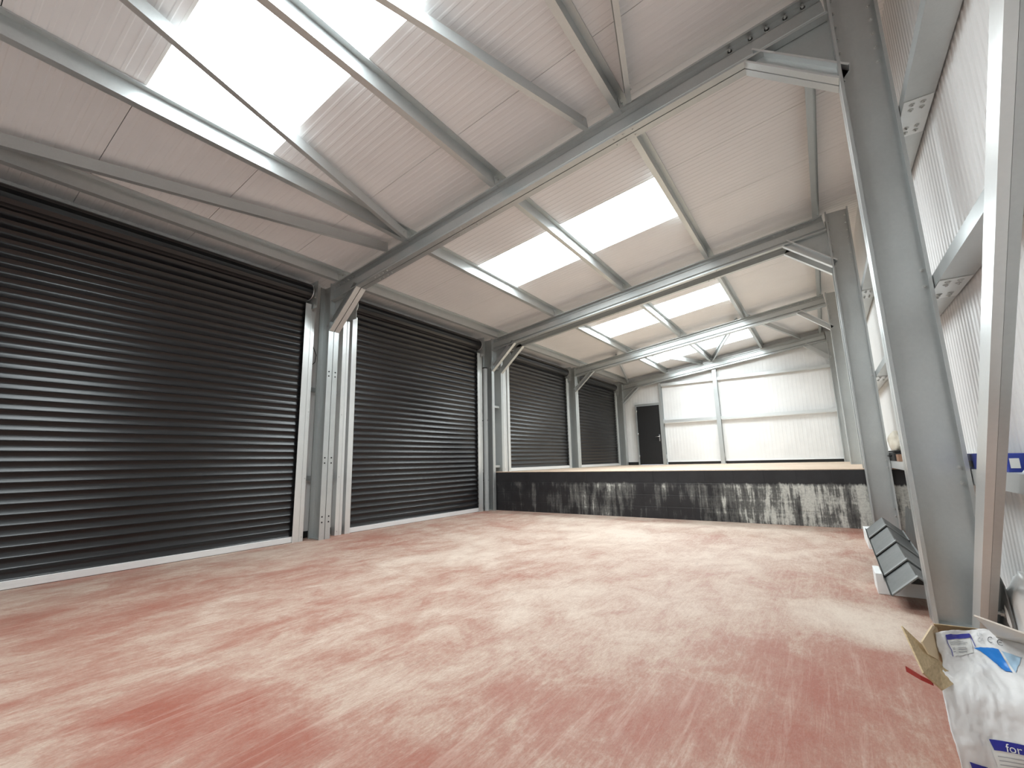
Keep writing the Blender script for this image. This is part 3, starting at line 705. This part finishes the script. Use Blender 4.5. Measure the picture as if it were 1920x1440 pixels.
def patch(name, poly, m, off=.0035, nsub=10):
    """printed patch: a quad in the bag's own (u, v) sheet, laid on the film"""
    mb = MB(); (a, b, c, d) = poly; vs = []
    for j in range(nsub + 1):
        for i in range(nsub + 1):
            s, q = i / nsub, j / nsub
            u = (a[0] * (1 - s) + b[0] * s) * (1 - q) + (d[0] * (1 - s) + c[0] * s) * q
            v = (a[1] * (1 - s) + b[1] * s) * (1 - q) + (d[1] * (1 - s) + c[1] * s) * q
            vs.append(bag(u, v, off))
    mb.add(vs, [(j * (nsub + 1) + i, j * (nsub + 1) + i + 1, (j + 1) * (nsub + 1) + i + 1, (j + 1) * (nsub + 1) + i) for j in range(nsub) for i in range(nsub)])
    return L.part(mb, name, m, smooth=True)
def lettering(name, s, u, v, du, dv, m, off=.006, shear=(0, 0)):
    """letters cut from the same sheet: text outline mapped through the bag surface; du, dv per em"""
    cu = bpy.data.curves.new('letters', 'FONT'); cu.body = s; cu.size = 1
    ob = bpy.data.objects.new('letters', cu); C.objects.link(ob); dg = bpy.context.evaluated_depsgraph_get(); dg.update()
    me = bpy.data.meshes.new_from_object(ob.evaluated_get(dg)); C.objects.unlink(ob); bpy.data.objects.remove(ob)
    mb = MB(); mb.add([bag(u + q.co.x * du[0] + q.co.y * dv[0], v + q.co.x * du[1] + q.co.y * dv[1], off) for q in me.vertices], [tuple(p.vertices) for p in me.polygons])
    bpy.data.meshes.remove(me)
    return L.part(mb, name, m)
def line(name, p, q, wd, m, off=.0055):
    d = V((q[0] - p[0], q[1] - p[1])); nn_ = V((-d.y, d.x)).normalized() * wd / 2
    return patch(name, [(p[0] - nn_.x, p[1] - nn_.y), (q[0] - nn_.x, q[1] - nn_.y), (q[0] + nn_.x, q[1] + nn_.y), (p[0] + nn_.x, p[1] + nn_.y)], m, off, 6)
# label at the mouth of the bag
patch('label_patch', [(.10, .055), (.34, .045), (.365, .22), (.135, .26)], LABEL)
patch('label_band', [(.10, .055), (.34, .045), (.345, .085), (.105, .098)], INKB, .005)
line('label_edge', (.10, .06), (.135, .26), .006, INKB); line('label_edge', (.34, .05), (.385, .17), .006, INKB)
for j, (a, b) in enumerate(((.13, .27), (.13, .31), (.135, .29))):
    line('small_print', (a, .115 + .014 * j), (b, .110 + .014 * j), .005, INKG)
for j in range(3): line('small_print', (.20, .172 + .022 * j), (.29, .168 + .022 * j), .009, INKG); line('small_print', (.14, .175 + .022 * j), (.165, .174 + .022 * j), .008, INKG)
lettering('conformity_mark', 'UK', .405, .090, (.042, 0), (.0, -.046), INKG)
lettering('conformity_mark', 'CA', .410, .135, (.042, 0), (.0, -.046), INKG)
def arc_mark(cu_, cv, r, bar):
    mb = MB(); n_ = 22; w_ = .20; vs = []
    for k in range(n_ + 1):
        a = math.radians(60 + 240 * k / n_)
        for q in (1 - w_, 1): vs.append(bag(cu_ + r * q * math.cos(a) * .92, cv - r * q * math.sin(a) * 1.0, .006))
    fs = [(2 * k, 2 * k + 1, 2 * k + 3, 2 * k + 2) for k in range(n_)]
    if bar:
        o_ = len(vs); vs += [bag(cu_ - r * .9 + a * r * 1.15, cv + b * r * w_ * .5, .006) for a, b in ((0, -1), (1, -1), (1, 1), (0, 1))]; fs.append((o_, o_ + 1, o_ + 2, o_ + 3))
    mb.add(vs, fs); return L.part(mb, 'conformity_mark', INKK)
arc_mark(.53, .115, .028, False); arc_mark(.60, .118, .028, True)
patch('blue_panel', [(.37, .175), (.58, .185), (.64, .33), (.60, .33)], INKC)
patch('pale_panel', [(.60, .19), (.72, .19), (.70, .26), (.66, .33)], INKL, .003)
# lower label
patch('label_patch', [(.36, .655), (1., .66), (1., .86), (.44, .86)], LABEL)
patch('label_band', [(.37, .655), (1., .665), (1., .705), (.40, .70)], INKB, .005)
lettering('label_words', 'for B', .50, .699, (.085, .001), (.0, -.047), LABEL, .0075)
for j in range(4): line('small_print', (.42, .722 + .014 * j), (.42 + (.45, .28, .40, .36)[j], .724 + .014 * j), .0035, INKG)
lettering('label_words', 'QTY.', .60, .800, (.05, .001), (.0, -.026), INKK, .0065)
patch('dark_blue_panel', [(.10, .745), (.28, .765), (.40, .86), (.17, .90)], INKB)

print('objects', len(bpy.data.objects))
